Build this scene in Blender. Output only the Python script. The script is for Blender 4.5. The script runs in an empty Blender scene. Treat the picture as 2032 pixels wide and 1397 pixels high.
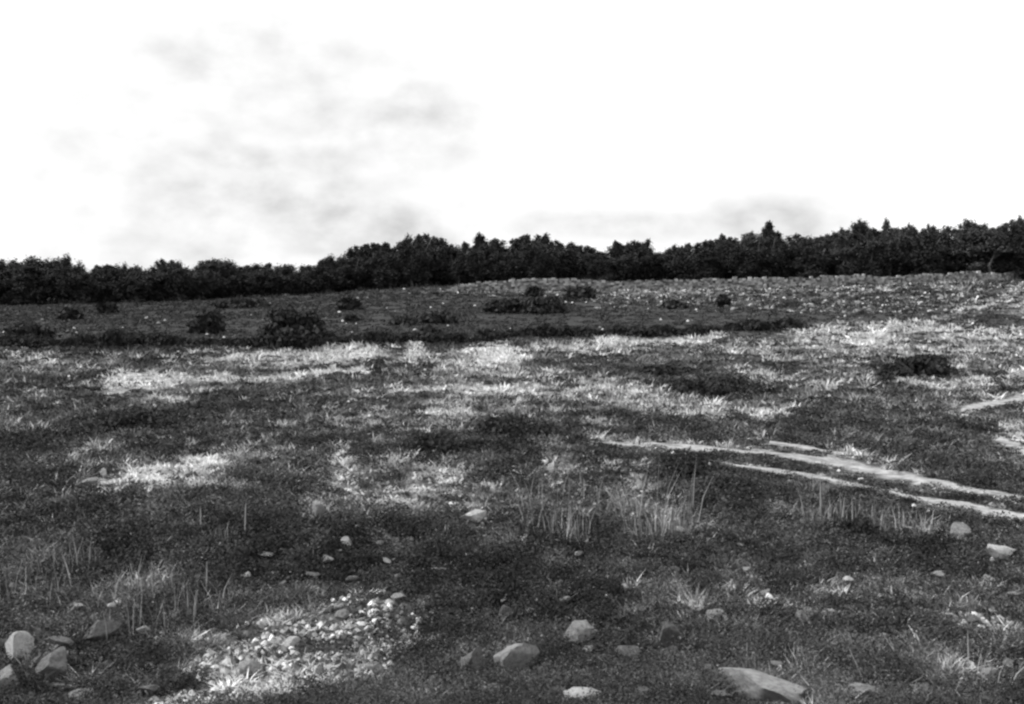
import bpy, math
import numpy as np
from mathutils import Vector, Matrix, Euler

# ------------------------------------------------------------------ camera, sky, sun
F = 2179.0                      # focal length in pixels of a 2032 wide frame
CX, CY, HOR = 1016.0, 698.5, 540.0
ZC = 4.3
PITCH = math.atan((CY - HOR) / F)
sc = bpy.context.scene
COL = sc.collection
cam_d = bpy.data.cameras.new('camera')
cam = bpy.data.objects.new('camera', cam_d)
COL.objects.link(cam)
cam_d.sensor_width = 36.0
cam_d.lens = 36.0 * F / 2032.0
cam_d.clip_start = 0.1
cam_d.clip_end = 9000
cam.location = (0, 0, ZC)
cam.rotation_euler = (math.radians(90) - PITCH, 0, 0)
sc.camera = cam

SUN_EL, SUN_AZ = 38.0, 272.0    # degrees; azimuth clockwise from +Y
az, el = math.radians(SUN_AZ), math.radians(SUN_EL)
sun_dir = Vector((math.sin(az) * math.cos(el), math.cos(az) * math.cos(el), math.sin(el)))
sun_d = bpy.data.lights.new('sun', 'SUN')
sun_d.energy = 3.6
sun_d.angle = math.radians(0.6)
sun_d.color = (1, 1, 1)
sun = bpy.data.objects.new('sun', sun_d)
COL.objects.link(sun)
sun.rotation_euler = sun_dir.to_track_quat('Z', 'Y').to_euler()

w = bpy.data.worlds.new('World')
sc.world = w
w.use_nodes = True
nt = w.node_tree
nt.nodes.clear()
out = nt.nodes.new('ShaderNodeOutputWorld')
bg = nt.nodes.new('ShaderNodeBackground')
sky = nt.nodes.new('ShaderNodeTexSky')
sky.sky_type = 'NISHITA'
sky.sun_disc = False
sky.sun_elevation = el
sky.sun_rotation = az
sky.dust_density = 3.0
bw = nt.nodes.new('ShaderNodeRGBToBW')
nt.links.new(sky.outputs[0], bw.inputs[0])


def wmath(op, a, b=None, clamp=False):
    n = nt.nodes.new('ShaderNodeMath')
    n.operation = op
    n.use_clamp = clamp
    for i, v in enumerate((a, b)):
        if v is None:
            continue
        if isinstance(v, (int, float)):
            n.inputs[i].default_value = v
        else:
            nt.links.new(v, n.inputs[i])
    return n.outputs[0]


tc = nt.nodes.new('ShaderNodeTexCoord')
GEN = tc.outputs['Generated']


def lobe(azd, eld, sx, sy):
    """soft blob of cloud around a compass direction of the sky"""
    a, e = math.radians(azd), math.radians(eld)
    m = nt.nodes.new('ShaderNodeMapping')
    m.vector_type = 'POINT'
    d = (math.sin(a) * math.cos(e), math.cos(a) * math.cos(e), math.sin(e))
    m.inputs['Location'].default_value = (-d[0] / sx, -d[1] / 0.8, -d[2] / sy)
    m.inputs['Scale'].default_value = (1 / sx, 1 / 0.8, 1 / sy)
    nt.links.new(GEN, m.inputs[0])
    ln = nt.nodes.new('ShaderNodeVectorMath')
    ln.operation = 'LENGTH'
    nt.links.new(m.outputs[0], ln.inputs[0])
    return wmath('SUBTRACT', 1.0, ln.outputs['Value'], True)


def wnoise(scale, detail, stretch):
    m = nt.nodes.new('ShaderNodeMapping')
    m.inputs['Scale'].default_value = (1, 1, stretch)
    nt.links.new(GEN, m.inputs[0])
    n = nt.nodes.new('ShaderNodeTexNoise')
    n.inputs['Scale'].default_value = scale
    n.inputs['Detail'].default_value = detail
    nt.links.new(m.outputs[0], n.inputs['Vector'])
    return n.outputs['Fac']


msk = None
for lb in ((-13, 5.5, .26, .13), (-10, 1, .30, .09), (-8, 2, .22, .07), (-5, 7, .11, .07),
           (-12, 10.5, .18, .06), (5, 2.4, .2, .025), (13, 2.4, .12, .04)):
    o = lobe(*lb)
    msk = o if msk is None else wmath('MAXIMUM', msk, o)
msk = wmath('MULTIPLY', msk, 1.5, True)
nz = wmath('MULTIPLY', wmath('SUBTRACT', wnoise(7.0, 6.0, 1.7), 0.28), 2.6, True)
nz2 = wmath('ADD', wmath('MULTIPLY', wmath('SUBTRACT', wnoise(26.0, 5.0, 1.6), .35), 1.3, True), 0.42)
cl = wmath('MULTIPLY', wmath('MULTIPLY', msk, wmath('ADD', wmath('MULTIPLY', nz, .62), .3)), nz2, True)
gain = wmath('SUBTRACT', 1.0, wmath('MULTIPLY', cl, 0.55))
lum = wmath('MULTIPLY', wmath('MAXIMUM', bw.outputs[0], 9.0), gain)
nt.links.new(lum, bg.inputs['Color'])
bg.inputs['Strength'].default_value = 0.13
nt.links.new(bg.outputs[0], out.inputs[0])

sc.view_settings.view_transform = 'Standard'
sc.view_settings.look = 'None'
sc.view_settings.exposure = 0.0
sc.view_settings.gamma = 1.0
sc.render.engine = 'CYCLES'
sc.cycles.max_bounces = 4
sc.cycles.diffuse_bounces = 3
sc.cycles.filter_width = 2.5
sc.render.film_transparent = False

rng = np.random.default_rng(7)


# ------------------------------------------------------------------ noise and terrain
def hsh(ix, iy, s):
    n = (ix.astype(np.int64) * 374761393 + iy.astype(np.int64) * 668265263 + s * 974711) & 0x7fffffff
    n = ((n ^ (n >> 13)) * 1274126177) & 0x7fffffff
    n = n ^ (n >> 16)
    return (n & 0xffff) / 65535.0


def vn(x, y, s=0):
    x = np.asarray(x, float)
    y = np.asarray(y, float)
    ix, iy = np.floor(x), np.floor(y)
    fx, fy = x - ix, y - iy
    fx, fy = fx * fx * (3 - 2 * fx), fy * fy * (3 - 2 * fy)
    a, b = hsh(ix, iy, s), hsh(ix + 1, iy, s)
    c, d = hsh(ix, iy + 1, s), hsh(ix + 1, iy + 1, s)
    return (a * (1 - fx) + b * fx) * (1 - fy) + (c * (1 - fx) + d * fx) * fy


def sstep(a, b, x):
    t = np.clip((x - a) / (b - a), 0, 1)
    return t * t * (3 - 2 * t)


def H(x, y):
    x = np.asarray(x, float)
    y = np.asarray(y, float)
    r = np.hypot(x, y)
    u = np.clip(x / np.maximum(y, 1.0), -1, 1)
    px = CX + F * u
    zf = np.interp(px, [-900, 0, 350, 600, 850, 1500, 2032, 3000], [-1.3, -1.2, -.9, .1, 1.6, 2.3, 2.9, 3.2])
    z = zf * sstep(55, 200, r) * sstep(0, 40, y)
    z = z + 2.5 * np.exp(-(r / 7.5) ** 2)
    z = z + 0.5 * (vn(x / 17 + 3.3, y / 17, 1) - .5) * sstep(8, 25, r) * (1 - .5 * sstep(80, 160, r))
    k_ = 1 - .5 * sstep(13, 20, r)
    z = z + 0.34 * k_ * (vn(x / 4.3, y / 4.3, 2) - .5)
    z = z + 0.2 * k_ * (vn(x / 1.5, y / 1.5, 3) - .5)
    z = z + 0.05 * (vn(x / .5, y / .5, 4) - .5) * (1 - sstep(20, 50, r))
    return z


TT = np.geomspace(1.5, 900, 5000)


def at(px, py):
    """point of the ground seen at a place of the photograph"""
    dx, dy = (px - CX) / F, (CY - py) / F
    cp, sp = math.cos(PITCH), math.sin(PITCH)
    d = np.array([dx, cp + dy * sp, -sp + dy * cp])
    X, Y, Z = TT * d[0], TT * d[1], ZC + TT * d[2]
    below = np.nonzero(Z < H(X, Y))[0]
    i = below[0] if len(below) else len(TT) - 1
    return np.array([X[i], Y[i], float(H(X[i], Y[i]))])


# ------------------------------------------------------------------ where the vegetation changes
PALE, DARK, RUB, MOT = [], [], [], []


def ell(store, cx, cy, rx, ry, s):
    a, b = at(cx, cy + ry), at(cx, max(cy - ry, 552))
    c = (a + b) / 2
    D = math.hypot(c[0], c[1])
    rad = max(math.hypot(b[0] - a[0], b[1] - a[1]) / 2, .05)
    store.append((c[0], c[1], c[0] / D, c[1] / D, rad, rx / F * D, s))


def streak(store, pts, ry, s, step=14):
    for (x0, y0), (x1, y1) in zip(pts[:-1], pts[1:]):
        n = max(1, int(math.hypot(x1 - x0, y1 - y0) / step))
        for k in range(n + 1):
            t = k / n
            ell(store, x0 + (x1 - x0) * t, y0 + (y1 - y0) * t, step * .9, ry, s)


for e in (
    (70, 715, 55, 18, .6), (500, 712, 60, 18, .6), (560, 715, 40, 18, .7), (680, 705, 75, 22, .9), (380, 712, 50, 14, .35),
    (820, 700, 18, 22, .95), (780, 700, 28, 14, .4), (870, 715, 30, 20, .45), (985, 710, 60, 28, 1.1), (920, 715, 40, 16, .5),
    (1150, 690, 60, 12, .55), (1230, 683, 60, 12, .85), (1340, 680, 70, 8, .75),
    (1700, 662, 110, 20, .7), (1800, 652, 140, 14, .65), (1950, 668, 80, 22, .6), (1720, 684, 40, 5, 1), (1600, 668, 40, 18, .4),
    (1500, 682, 50, 12, .35), (290, 757, 70, 17, .95), (232, 780, 20, 12, .6), (350, 798, 30, 7, .7),
    (930, 740, 60, 6, .6), (960, 775, 100, 9, .95), (1052, 772, 16, 14, 1), (830, 772, 34, 5, .6), (1090, 746, 30, 9, .6),
    (1200, 768, 60, 14, .5), (1255, 775, 40, 16, .55), (880, 822, 60, 8, .9), (870, 800, 50, 6, .5), (850, 856, 90, 10, .55),
    (940, 856, 40, 8, .35), (1190, 845, 40, 12, .5), (1300, 803, 40, 16, .5), (1345, 818, 50, 16, .5), (1410, 815, 60, 18, .6),
    (1515, 822, 48, 12, .9), (1565, 815, 20, 8, .6), (1460, 700, 30, 8, .5), (1890, 766, 90, 13, .55), (1940, 752, 60, 7, .55),
    (2012, 870, 22, 28, .7), (2010, 700, 60, 16, .4), (2015, 600, 30, 26, .5),
    (340, 942, 90, 17, 1), (262, 955, 55, 17, .9), (400, 925, 50, 15, .95), (215, 985, 28, 11, .85), (320, 962, 80, 14, .6),
    (480, 905, 60, 11, .5), (540, 902, 50, 6, .45), (375, 905, 30, 12, .45),
    (680, 925, 28, 42, .7), (640, 985, 26, 13, .65), (680, 970, 40, 20, .6), (765, 1003, 55, 14, .6), (795, 920, 45, 14, .7),
    (850, 968, 60, 28, .7), (885, 938, 55, 22, .5), (820, 1010, 60, 14, .45), (620, 1015, 36, 16, .5),
    (560, 1330, 95, 50, 1), (470, 1385, 170, 34, 1), (400, 1340, 60, 24, .5), (330, 1390, 60, 14, .7), (540, 1290, 80, 26, .8), (560, 1380, 70, 30, 1), (480, 1320, 50, 24, .8), (690, 1205, 90, 18, .55), (760, 1235, 80, 16, .5),
    (620, 1260, 110, 26, .5), (720, 1310, 90, 36, .6), (430, 1212, 50, 16, .4), (560, 1240, 60, 18, .4), (700, 1370, 50, 20, .35),
    (1950, 1230, 90, 9, .6), (2005, 1247, 50, 10, .6), (1820, 1232, 60, 7, .4), (1570, 1052, 50, 6, .35), (1945, 1350, 50, 30, .4),
    (1100, 960, 25, 40, .25), (1270, 960, 30, 40, .3), (1310, 1020, 45, 40, .25), (1120, 1020, 40, 40, .25),
    (1590, 1220, 30, 14, .4), (1395, 1220, 40, 12, .35), (1230, 930, 30, 25, .3), (110, 1100, 60, 50, .15), (330, 1130, 60, 60, .15),
    (890, 1137, 50, 6, .4), (60, 1255, 60, 8, .3), (580, 905, 30, 8, .3), (1630, 690, 50, 12, .3), (1850, 700, 90, 12, .3),
    (1700, 1100, 60, 8, .25), (1620, 1140, 50, 8, .25), (1640, 1085, 40, 6, .3), (1860, 1065, 80, 8, .3),
    (1000, 800, 130, 14, .25), (1150, 800, 120, 14, .25), (700, 780, 90, 10, .2), (700, 840, 60, 20, .2),
):
    ell(PALE, *e)
for pts, ry, s in (
    ([(215, 768), (240, 745), (330, 752), (430, 753), (520, 755), (600, 748), (660, 738), (720, 736)], 8, .95),
    ([(1380, 674), (1430, 668)], 5, .6),
    ([(1478, 742), (1540, 750), (1600, 758), (1650, 768)], 6, .6),
    ([(1530, 718), (1640, 711)], 4, .5),
    ([(100, 930), (150, 905), (205, 882)], 5, .5),
    ([(20, 848), (100, 855), (200, 868)], 5, .4),
    ([(1900, 825), (1960, 803), (2060, 782)], 6, .85),
    ([(1975, 858), (2000, 885), (2060, 905)], 6, .6),
    ([(1060, 750), (1120, 738)], 5, .6),
    ([(1830, 640), (1960, 605), (2040, 590)], 7, .35),
    ([(1170, 878), (1300, 884), (1450, 893), (1600, 912), (1700, 924), (1780, 946), (1860, 967), (1950, 984), (2060, 1002)], 9, .6),
    ([(1440, 923), (1500, 931), (1600, 944), (1680, 957), (1760, 976), (1860, 1004), (1950, 1019), (2060, 1036)], 8, .55),
    ([(1640, 905), (1700, 915), (1760, 930)], 16, .6), ([(1500, 872), (1545, 880), (1600, 890), (1680, 908)], 6, .6),
    ([(1500, 700), (1600, 690), (1700, 700), (1800, 690), (1900, 700), (2040, 690)], 7, .5),
    ([(1850, 770), (1900, 764), (1960, 756), (2040, 745)], 9, .6), ([(30, 745), (60, 790), (120, 780)], 6, .35),
    ([(780, 775), (900, 770), (1060, 780), (1250, 775)], 8, .6), ([(1240, 790), (1330, 808), (1420, 818), (1560, 824)], 9, .6),
    ([(770, 858), (860, 852), (960, 858)], 6, .6), ([(1060, 690), (1160, 690), (1260, 684), (1400, 676)], 8, .6),
):
    streak(PALE, pts, ry, s)
for e in (
    (1010, 862, 110, 30, .9), (890, 893, 120, 18, 1), (270, 840, 110, 24, .9), (1430, 775, 130, 22, .9), (1380, 940, 70, 35, 1),
    (650, 1060, 260, 26, 1), (980, 1150, 240, 50, 1), (560, 1130, 200, 50, .9), (1800, 1095, 150, 36, .8), (150, 1030, 120, 36, .5),
    (230, 1110, 90, 50, .8), (1080, 1215, 160, 46, 1), (720, 742, 60, 10, .8), (1330, 745, 60, 20, .6), (1000, 920, 80, 40, .8),
    (1180, 920, 60, 40, .6), (1450, 1000, 80, 40, .8), (1700, 1060, 60, 24, .9), (300, 686, 220, 10, 1), (860, 674, 160, 9, 1),
    (1200, 662, 220, 7, .9), (1530, 648, 70, 12, 1), (200, 1350, 150, 50, .7), (240, 1290, 120, 40, .7), (900, 1250, 100, 50, .9),
    (1200, 1340, 150, 60, .7), (560, 840, 60, 24, .4), (1810, 735, 70, 22, .9), (850, 1330, 50, 50, .8), (640, 735, 50, 10, .5),
    (1050, 605, 130, 14, 1), (850, 632, 90, 10, 1), (1700, 1250, 180, 60, .35), (1450, 1130, 150, 60, .4), (1150, 1070, 120, 40, .8),
    (50, 950, 60, 60, .6), (480, 800, 100, 16, .4), (110, 780, 90, 20, .4), (430, 595, 130, 8, .9),
    (1900, 990, 30, 8, .2), (1750, 602, 330, 30, .35), (400, 635, 520, 46, .6), (1000, 640, 420, 26, .45), (60, 885, 60, 20, .8), (620, 880, 60, 16, .5),
):
    ell(DARK, *e)
for e in (
    (540, 1310, 200, 80, .85), (720, 1250, 160, 80, .85), (460, 1380, 180, 30, .8), (720, 1345, 120, 45, .85), (820, 980, 90, 40, .6), (1120, 960, 70, 70, .45),
    (1270, 970, 50, 60, .45), (330, 945, 120, 35, .5), (1950, 1235, 100, 16, .7), (1940, 1350, 60, 40, .6), (1750, 590, 300, 30, .8),
    (1350, 590, 200, 24, .5), (1000, 578, 150, 10, .8), (1000, 1000, 150, 60, .25), (300, 1250, 200, 100, .12), (1600, 1200, 250, 90, .15),
    (720, 820, 200, 60, .15), (690, 950, 60, 60, .5), (860, 980, 90, 40, .6), (300, 760, 100, 20, .3), (960, 775, 120, 12, .3),
):
    ell(RUB, *e)


for e in (
    (500, 715, 480, 22, .8), (900, 720, 220, 30, 1), (300, 780, 330, 34, .7), (1000, 770, 300, 40, 1), (1250, 700, 260, 24, .9), (1330, 800, 240, 34, 1),
    (1750, 700, 330, 50, 1), (1900, 800, 160, 60, .8), (900, 830, 260, 40, 1), (650, 850, 260, 40, .8), (850, 970, 260, 80, .8), (400, 930, 300, 60, .8),
    (1150, 960, 200, 90, .8), (1600, 760, 200, 40, .8), (1650, 930, 200, 50, .5), (560, 1280, 330, 110, 1), (1550, 1180, 480, 110, .75), (1900, 1300, 200, 90, .7),
    (120, 1000, 200, 40, .5), (130, 1150, 170, 100, .5), (1500, 1330, 300, 60, .4), (1700, 585, 380, 24, .6), (1400, 1050, 140, 60, .5), (320, 1150, 130, 80, .6),
    (1900, 1060, 200, 50, .6), (150, 800, 200, 30, .5), (600, 1010, 300, 20, .6), (1300, 590, 300, 20, .6),
):
    ell(MOT, *e)


def mask(store, x, y, soft=.9, ns=1.0, seed=11):
    r = np.hypot(x, y)
    sc_ = np.maximum(.35, r * .018)
    k = np.floor(np.log2(sc_))
    n = np.zeros_like(x)
    # ragged borders, finer near and coarser far (one octave chosen by distance, blended)
    fr = np.log2(sc_) - k
    for o, wgt in ((0, 1 - fr), (1, fr)):
        cell = 2.0 ** (k + o)
        n = n + wgt * (vn(x / cell, y / cell, seed) * .6 + vn(x / cell * 2.7, y / cell * 2.7, seed + 1) * .4)
    m = np.zeros_like(x)
    for (ax, ay, ux, uy, ra, la, s) in store:
        ddx, ddy = x - ax, y - ay
        a = (ddx * ux + ddy * uy) / ra
        b = (ddx * uy - ddy * ux) / la
        d = a * a + b * b
        near = d < 3.2
        if not near.any():
            continue
        v = s * np.clip((1.45 + (n[near] - .5) * 2.0 * ns - d[near]) / soft, 0, 1)
        m[near] = np.maximum(m[near], v)
    return m


# ------------------------------------------------------------------ materials
def shader_mat(name, rough=.9):
    m = bpy.data.materials.new(name)
    m.use_nodes = True
    b = m.node_tree.nodes['Principled BSDF']
    b.inputs['Roughness'].default_value = rough
    b.inputs['Specular IOR Level'].default_value = .15
    return m, m.node_tree, b


class N:
    def __init__(s, t):
        s.t = t

    def math(s, op, a, b=None, clamp=False):
        n = s.t.nodes.new('ShaderNodeMath')
        n.operation = op
        n.use_clamp = clamp
        for i, v in enumerate((a, b)):
            if v is None:
                continue
            if isinstance(v, (int, float)):
                n.inputs[i].default_value = v
            else:
                s.t.links.new(v, n.inputs[i])
        return n.outputs[0]

    def noise(s, scale, detail=4, rough=.6, coord='Object', stretch=None):
        tc = s.t.nodes.new('ShaderNodeTexCoord')
        n = s.t.nodes.new('ShaderNodeTexNoise')
        n.inputs['Scale'].default_value = scale
        n.inputs['Detail'].default_value = detail
        n.inputs['Roughness'].default_value = rough
        src = tc.outputs[coord]
        if stretch:
            m = s.t.nodes.new('ShaderNodeMapping')
            m.inputs['Scale'].default_value = stretch
            s.t.links.new(src, m.inputs[0])
            src = m.outputs[0]
        s.t.links.new(src, n.inputs['Vector'])
        return n.outputs['Fac']

    def attr(s, name):
        n = s.t.nodes.new('ShaderNodeAttribute')
        n.attribute_name = name
        return n.outputs['Fac']

    def mix(s, f, a, b):
        n = s.t.nodes.new('ShaderNodeMix')
        n.data_type = 'FLOAT'
        for i, v in ((0, f), (2, a), (3, b)):
            if isinstance(v, (int, float)):
                n.inputs[i].default_value = v
            else:
                s.t.links.new(v, n.inputs[i])
        return n.outputs[0]

    def bump(s, h, b, strength, dist):
        n = s.t.nodes.new('ShaderNodeBump')
        n.inputs['Strength'].default_value = strength
        n.inputs['Distance'].default_value = dist
        s.t.links.new(h, n.inputs['Height'])
        s.t.links.new(n.outputs[0], b.inputs['Normal'])


# ground: dark peaty heath with bleached patches
M_ground, t, b = shader_mat('heath_ground', .95)
n = N(t)
pale, dark = n.attr('pale'), n.attr('dark')
fine = n.noise(9, 8, .75)
mid = n.noise(.9, 6, .65)
base = n.mix(dark, n.mix(n.attr('mot'), .06, .11), .03)
v = n.math('ADD', n.math('MULTIPLY', n.math('SUBTRACT', fine, .3), 2.4, True), .25)
v2 = n.math('ADD', n.math('MULTIPLY', mid, 1.0), .45)
base = n.math('MULTIPLY', n.math('MULTIPLY', base, v), v2)
pale = n.math('MULTIPLY', pale, n.math('SUBTRACT', 1.0, n.math('MULTIPLY', n.attr('rub'), .8)))
pm = n.math('MULTIPLY', pale, n.math('ADD', n.math('MULTIPLY', n.math('SUBTRACT', fine, .38), 3.0, True), .25), True)
colr = n.mix(pm, base, .5)
t.links.new(colr, b.inputs['Base Color'])
n.bump(n.noise(14, 8, .8), b, .7, .06)

# bare sandy ruts
M_track, t, b = shader_mat('sandy_rut', .95)
n = N(t)
v = n.math('ADD', n.math('MULTIPLY', n.math('SUBTRACT', n.noise(3.5, 8, .75), .32), 1.7, True), .16)
grown = n.math('MULTIPLY', n.math('ADD', n.math('SUBTRACT', n.attr('edge'), .78), n.math('MULTIPLY', n.math('SUBTRACT', n.noise(2.2, 6, .75), .38), 3.2)), 1.6, True)
t.links.new(n.mix(grown, n.math('MULTIPLY', v, .66), .07), b.inputs['Base Color'])
n.bump(n.noise(18, 6, .7), b, .6, .03)


def tone_mat(name, var=.5, mul=1.0, rough=.85):
    m, t, b = shader_mat(name, rough)
    n = N(t)
    tn = n.attr('tone')
    t.links.new(n.math('MULTIPLY', tn, mul), b.inputs['Base Color'])
    return m


M_veg = tone_mat('grass_blades')
M_heath = tone_mat('heather_sprigs')
M_grit = tone_mat('gravel_stone')


def leaf_mat(name, lo, hi):
    m, t, b = shader_mat(name, .8)
    n = N(t)
    v = n.mix(n.math('MULTIPLY', n.math('SUBTRACT', n.noise(1.1, 5, .7), .33), 3.0, True), lo, hi)
    t.links.new(v, b.inputs['Base Color'])
    return m


M_leaf_dark = leaf_mat('dark_foliage', .014, .042)
M_leaf_pine = leaf_mat('pine_needles', .02, .085)
M_leaf_bush = leaf_mat('bush_foliage', .012, .05)
M_bark, t, b = shader_mat('bark', .9)
n = N(t)
t.links.new(n.mix(n.noise(6, 5, .6, stretch=(1, 1, .2)), .05, .22), b.inputs['Base Color'])


def rock_mat(name, lo, hi):
    m, t, b = shader_mat(name, .9)
    n = N(t)
    big = n.math('MULTIPLY', n.math('SUBTRACT', n.noise(5, 8, .7), .33), 2.8, True)
    spk = n.math('MULTIPLY', n.math('SUBTRACT', n.noise(38, 4, .7), .56), 5, True)
    v = n.mix(big, lo, hi)
    v = n.mix(n.math('MULTIPLY', spk, .6), v, lo * .45)
    t.links.new(v, b.inputs['Base Color'])
    n.bump(n.noise(9, 10, .8), b, .9, .07)
    return m


M_rock = {'white': rock_mat('bleached_rock', .4, .8), 'pale': rock_mat('pale_rock', .2, .5),
          'grey': rock_mat('grey_rock', .11, .3), 'dark': rock_mat('dark_rock', .07, .16)}


# ------------------------------------------------------------------ mesh helpers
def tri_mesh(name, V, T, mat, attrs=None, smooth=False):
    V = np.asarray(V, np.float32)
    T = np.asarray(T, np.int32)
    me = bpy.data.meshes.new(name)
    me.vertices.add(len(V))
    me.vertices.foreach_set('co', V.ravel())
    k = T.shape[1]
    me.loops.add(T.size)
    me.loops.foreach_set('vertex_index', T.ravel())
    me.polygons.add(len(T))
    me.polygons.foreach_set('loop_start', np.arange(0, T.size, k, dtype=np.int32))
    me.polygons.foreach_set('use_smooth', np.full(len(T), smooth))
    me.update(calc_edges=True)
    for an, arr in (attrs or {}).items():
        a = me.attributes.new(an, 'FLOAT', 'POINT')
        a.data.foreach_set('value', np.asarray(arr, np.float32))
    me.materials.append(mat)
    return me


def link(name, data, parent=None, loc=None, rot=None, scl=None):
    o = bpy.data.objects.new(name, data)
    COL.objects.link(o)
    if parent is not None:
        o.parent = parent
    if loc is not None:
        o.location = [float(c) for c in loc]
    if rot is not None:
        o.rotation_euler = rot
    if scl is not None:
        o.scale = scl
    return o


def tag(o, label=None, cat=None, group=None, kind=None):
    if label:
        o['label'] = label
    if cat:
        o['category'] = cat
    if group:
        o['group'] = group
    if kind:
        o['kind'] = kind
    return o


def copy_tree(src, parent=None):
    c = src.copy()
    COL.objects.link(c)
    c.parent = parent
    for ch in src.children:
        copy_tree(ch, c)
    return c


def blades(base, lean, length, width, tone):
    """tapered bent blades: base (n,3), lean (n,2) horizontal offset of the tip, one array row per blade"""
    nb = len(base)
    a = rng.uniform(0, 2 * math.pi, nb)
    side = np.stack([np.cos(a), np.sin(a), np.zeros(nb)], 1) * (width * .5)[:, None]
    up = np.zeros((nb, 3))
    up[:, 2] = length
    ln = np.concatenate([lean, np.zeros((nb, 1))], 1)
    midp = base + up * .55 + ln * .33
    tip = base + up + ln
    V = np.stack([base - side, base + side, midp - side * .75, midp + side * .75, tip], 1).reshape(-1, 3)
    o = (np.arange(nb) * 5)[:, None]
    T = np.concatenate([o + np.array([[0, 1, 3]]), o + np.array([[0, 3, 2]]), o + np.array([[2, 3, 4]])], 0)
    return V, T, np.repeat(tone, 5)


# ------------------------------------------------------------------ ground
ang = np.radians(np.concatenate([np.arange(-180, -36, 4.0), np.arange(-36, 36, .15), np.arange(36, 180, 4.0)]))
rad = np.concatenate([[.4, .9], np.geomspace(1.5, 3500, 640)])
AA, RR = np.meshgrid(ang, rad)
gx, gy = RR * np.sin(AA), RR * np.cos(AA)
gz = H(gx, gy)
na, nr = len(ang), len(rad)
idx = np.arange(na * nr).reshape(nr, na)
i0 = idx[:-1]
i1 = idx[1:]
q = np.stack([i0, np.roll(i0, -1, 1), np.roll(i1, -1, 1), i1], -1).reshape(-1, 4)[:, ::-1]
fx, fy = gx.ravel(), gy.ravel()
GP = mask(PALE, fx, fy)
GD = mask(DARK, fx, fy, 1.2)
me = tri_mesh('ground', np.stack([fx, fy, gz.ravel()], 1), q, M_ground, {'pale': GP, 'dark': GD, 'mot': mask(MOT, fx, fy, 1.4), 'rub': mask(RUB, fx, fy, 1.0)}, True)
# centre cap
g = link('ground', me)
tag(g, 'rough open heath ground with dark heather and bleached grass patches', None, None, 'structure')

# ------------------------------------------------------------------ dirt track: two sandy ruts
RUTS = [
    ([(1170, 878), (1300, 883), (1450, 892), (1600, 912), (1700, 922), (1780, 945), (1860, 966), (1950, 983), (2060, 1000), (2200, 1020)],
     [3, 4, 4, 7, 13, 10, 8, 7, 7, 8]),
    ([(1440, 922), (1500, 930), (1600, 943), (1680, 956), (1760, 975), (1860, 1003), (1950, 1018), (2060, 1035), (2200, 1055)],
     [2, 4, 4, 4, 5, 6, 9, 9, 9]),
    ([(1500, 872), (1545, 880), (1600, 890), (1680, 908)], [2, 5, 4, 4]),
    ([(1900, 822), (1960, 803), (2060, 783), (2160, 770)], [2, 5, 5, 5]),
    ([(1975, 862), (2000, 885), (2060, 905), (2160, 925)], [3, 6, 6, 6]),
]
VV, QQ, EE, off = [], [], [], 0
RUTPTS = []
for pts, hw in RUTS:
    P = np.array([at(x, y)[:2] for x, y in pts])
    Wd = np.array([np.linalg.norm(at(x, y - h)[:2] - at(x, y + h)[:2]) / 2 for (x, y), h in zip(pts, hw)])
    seg = np.r_[0, np.cumsum(np.linalg.norm(np.diff(P, axis=0), axis=1))]
    s = np.arange(0, seg[-1], .12)
    cxs, cys = np.interp(s, seg, P[:, 0]), np.interp(s, seg, P[:, 1])
    for _ in range(6):
        ker = np.ones(15) / 15
        cxs = np.convolve(np.pad(cxs, 7, mode='reflect', reflect_type='odd'), ker, 'valid')
        cys = np.convolve(np.pad(cys, 7, mode='reflect', reflect_type='odd'), ker, 'valid')
    tx, ty = np.gradient(cxs), np.gradient(cys)
    L = np.hypot(tx, ty)
    nx_, ny_ = -ty / L, tx / L
    # half width across the rut, from its depth seen on the ground
    rx_, ry_ = cxs / np.hypot(cxs, cys), cys / np.hypot(cxs, cys)
    across = np.abs(nx_ * rx_ + ny_ * ry_)
    wd = np.clip(np.interp(s, seg, Wd) * np.maximum(across, .5) * 1.2, .12, .9)
    wd = wd * (.45 + 1.0 * (vn(s / .9, s * 0, 31) * .6 + vn(s / .3, s * 0, 35) * .4)) * np.clip(np.minimum(s, s[-1] - s) / 1.5 + .15, 0, 1)
    K = np.linspace(-1, 1, 7)
    cols, ed = [], []
    for k in K:
        ww = wd * k * (1 + .8 * (vn(s / .35, s * 0 + k, 33) - .5))
        X, Y = cxs + nx_ * ww, cys + ny_ * ww
        cols.append(np.stack([X, Y, H(X, Y) + .035 - .025 * (k ** 4)], 1))
        ed.append(np.full(len(s), abs(k)))
    G = np.stack(cols, 1)
    m_, kk = G.shape[:2]
    ii = np.arange(m_ * kk).reshape(m_, kk) + off
    QQ.append(np.stack([ii[:-1, :-1], ii[:-1, 1:], ii[1:, 1:], ii[1:, :-1]], -1).reshape(-1, 4))
    VV.append(G.reshape(-1, 3))
    EE.append(np.stack(ed, 1).ravel())
    off += m_ * kk
    RUTPTS.append(np.stack([cxs, cys, wd], 1)[::3])
me = tri_mesh('dirt_track', np.concatenate(VV), np.concatenate(QQ)[:, ::-1], M_track, {'edge': np.concatenate(EE)}, True)
tag(link('dirt_track', me), 'pale sandy wheel ruts curving across the heath', None, None, 'structure')
RUTPTS = np.concatenate(RUTPTS)


# ------------------------------------------------------------------ rocks
import bmesh


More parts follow.
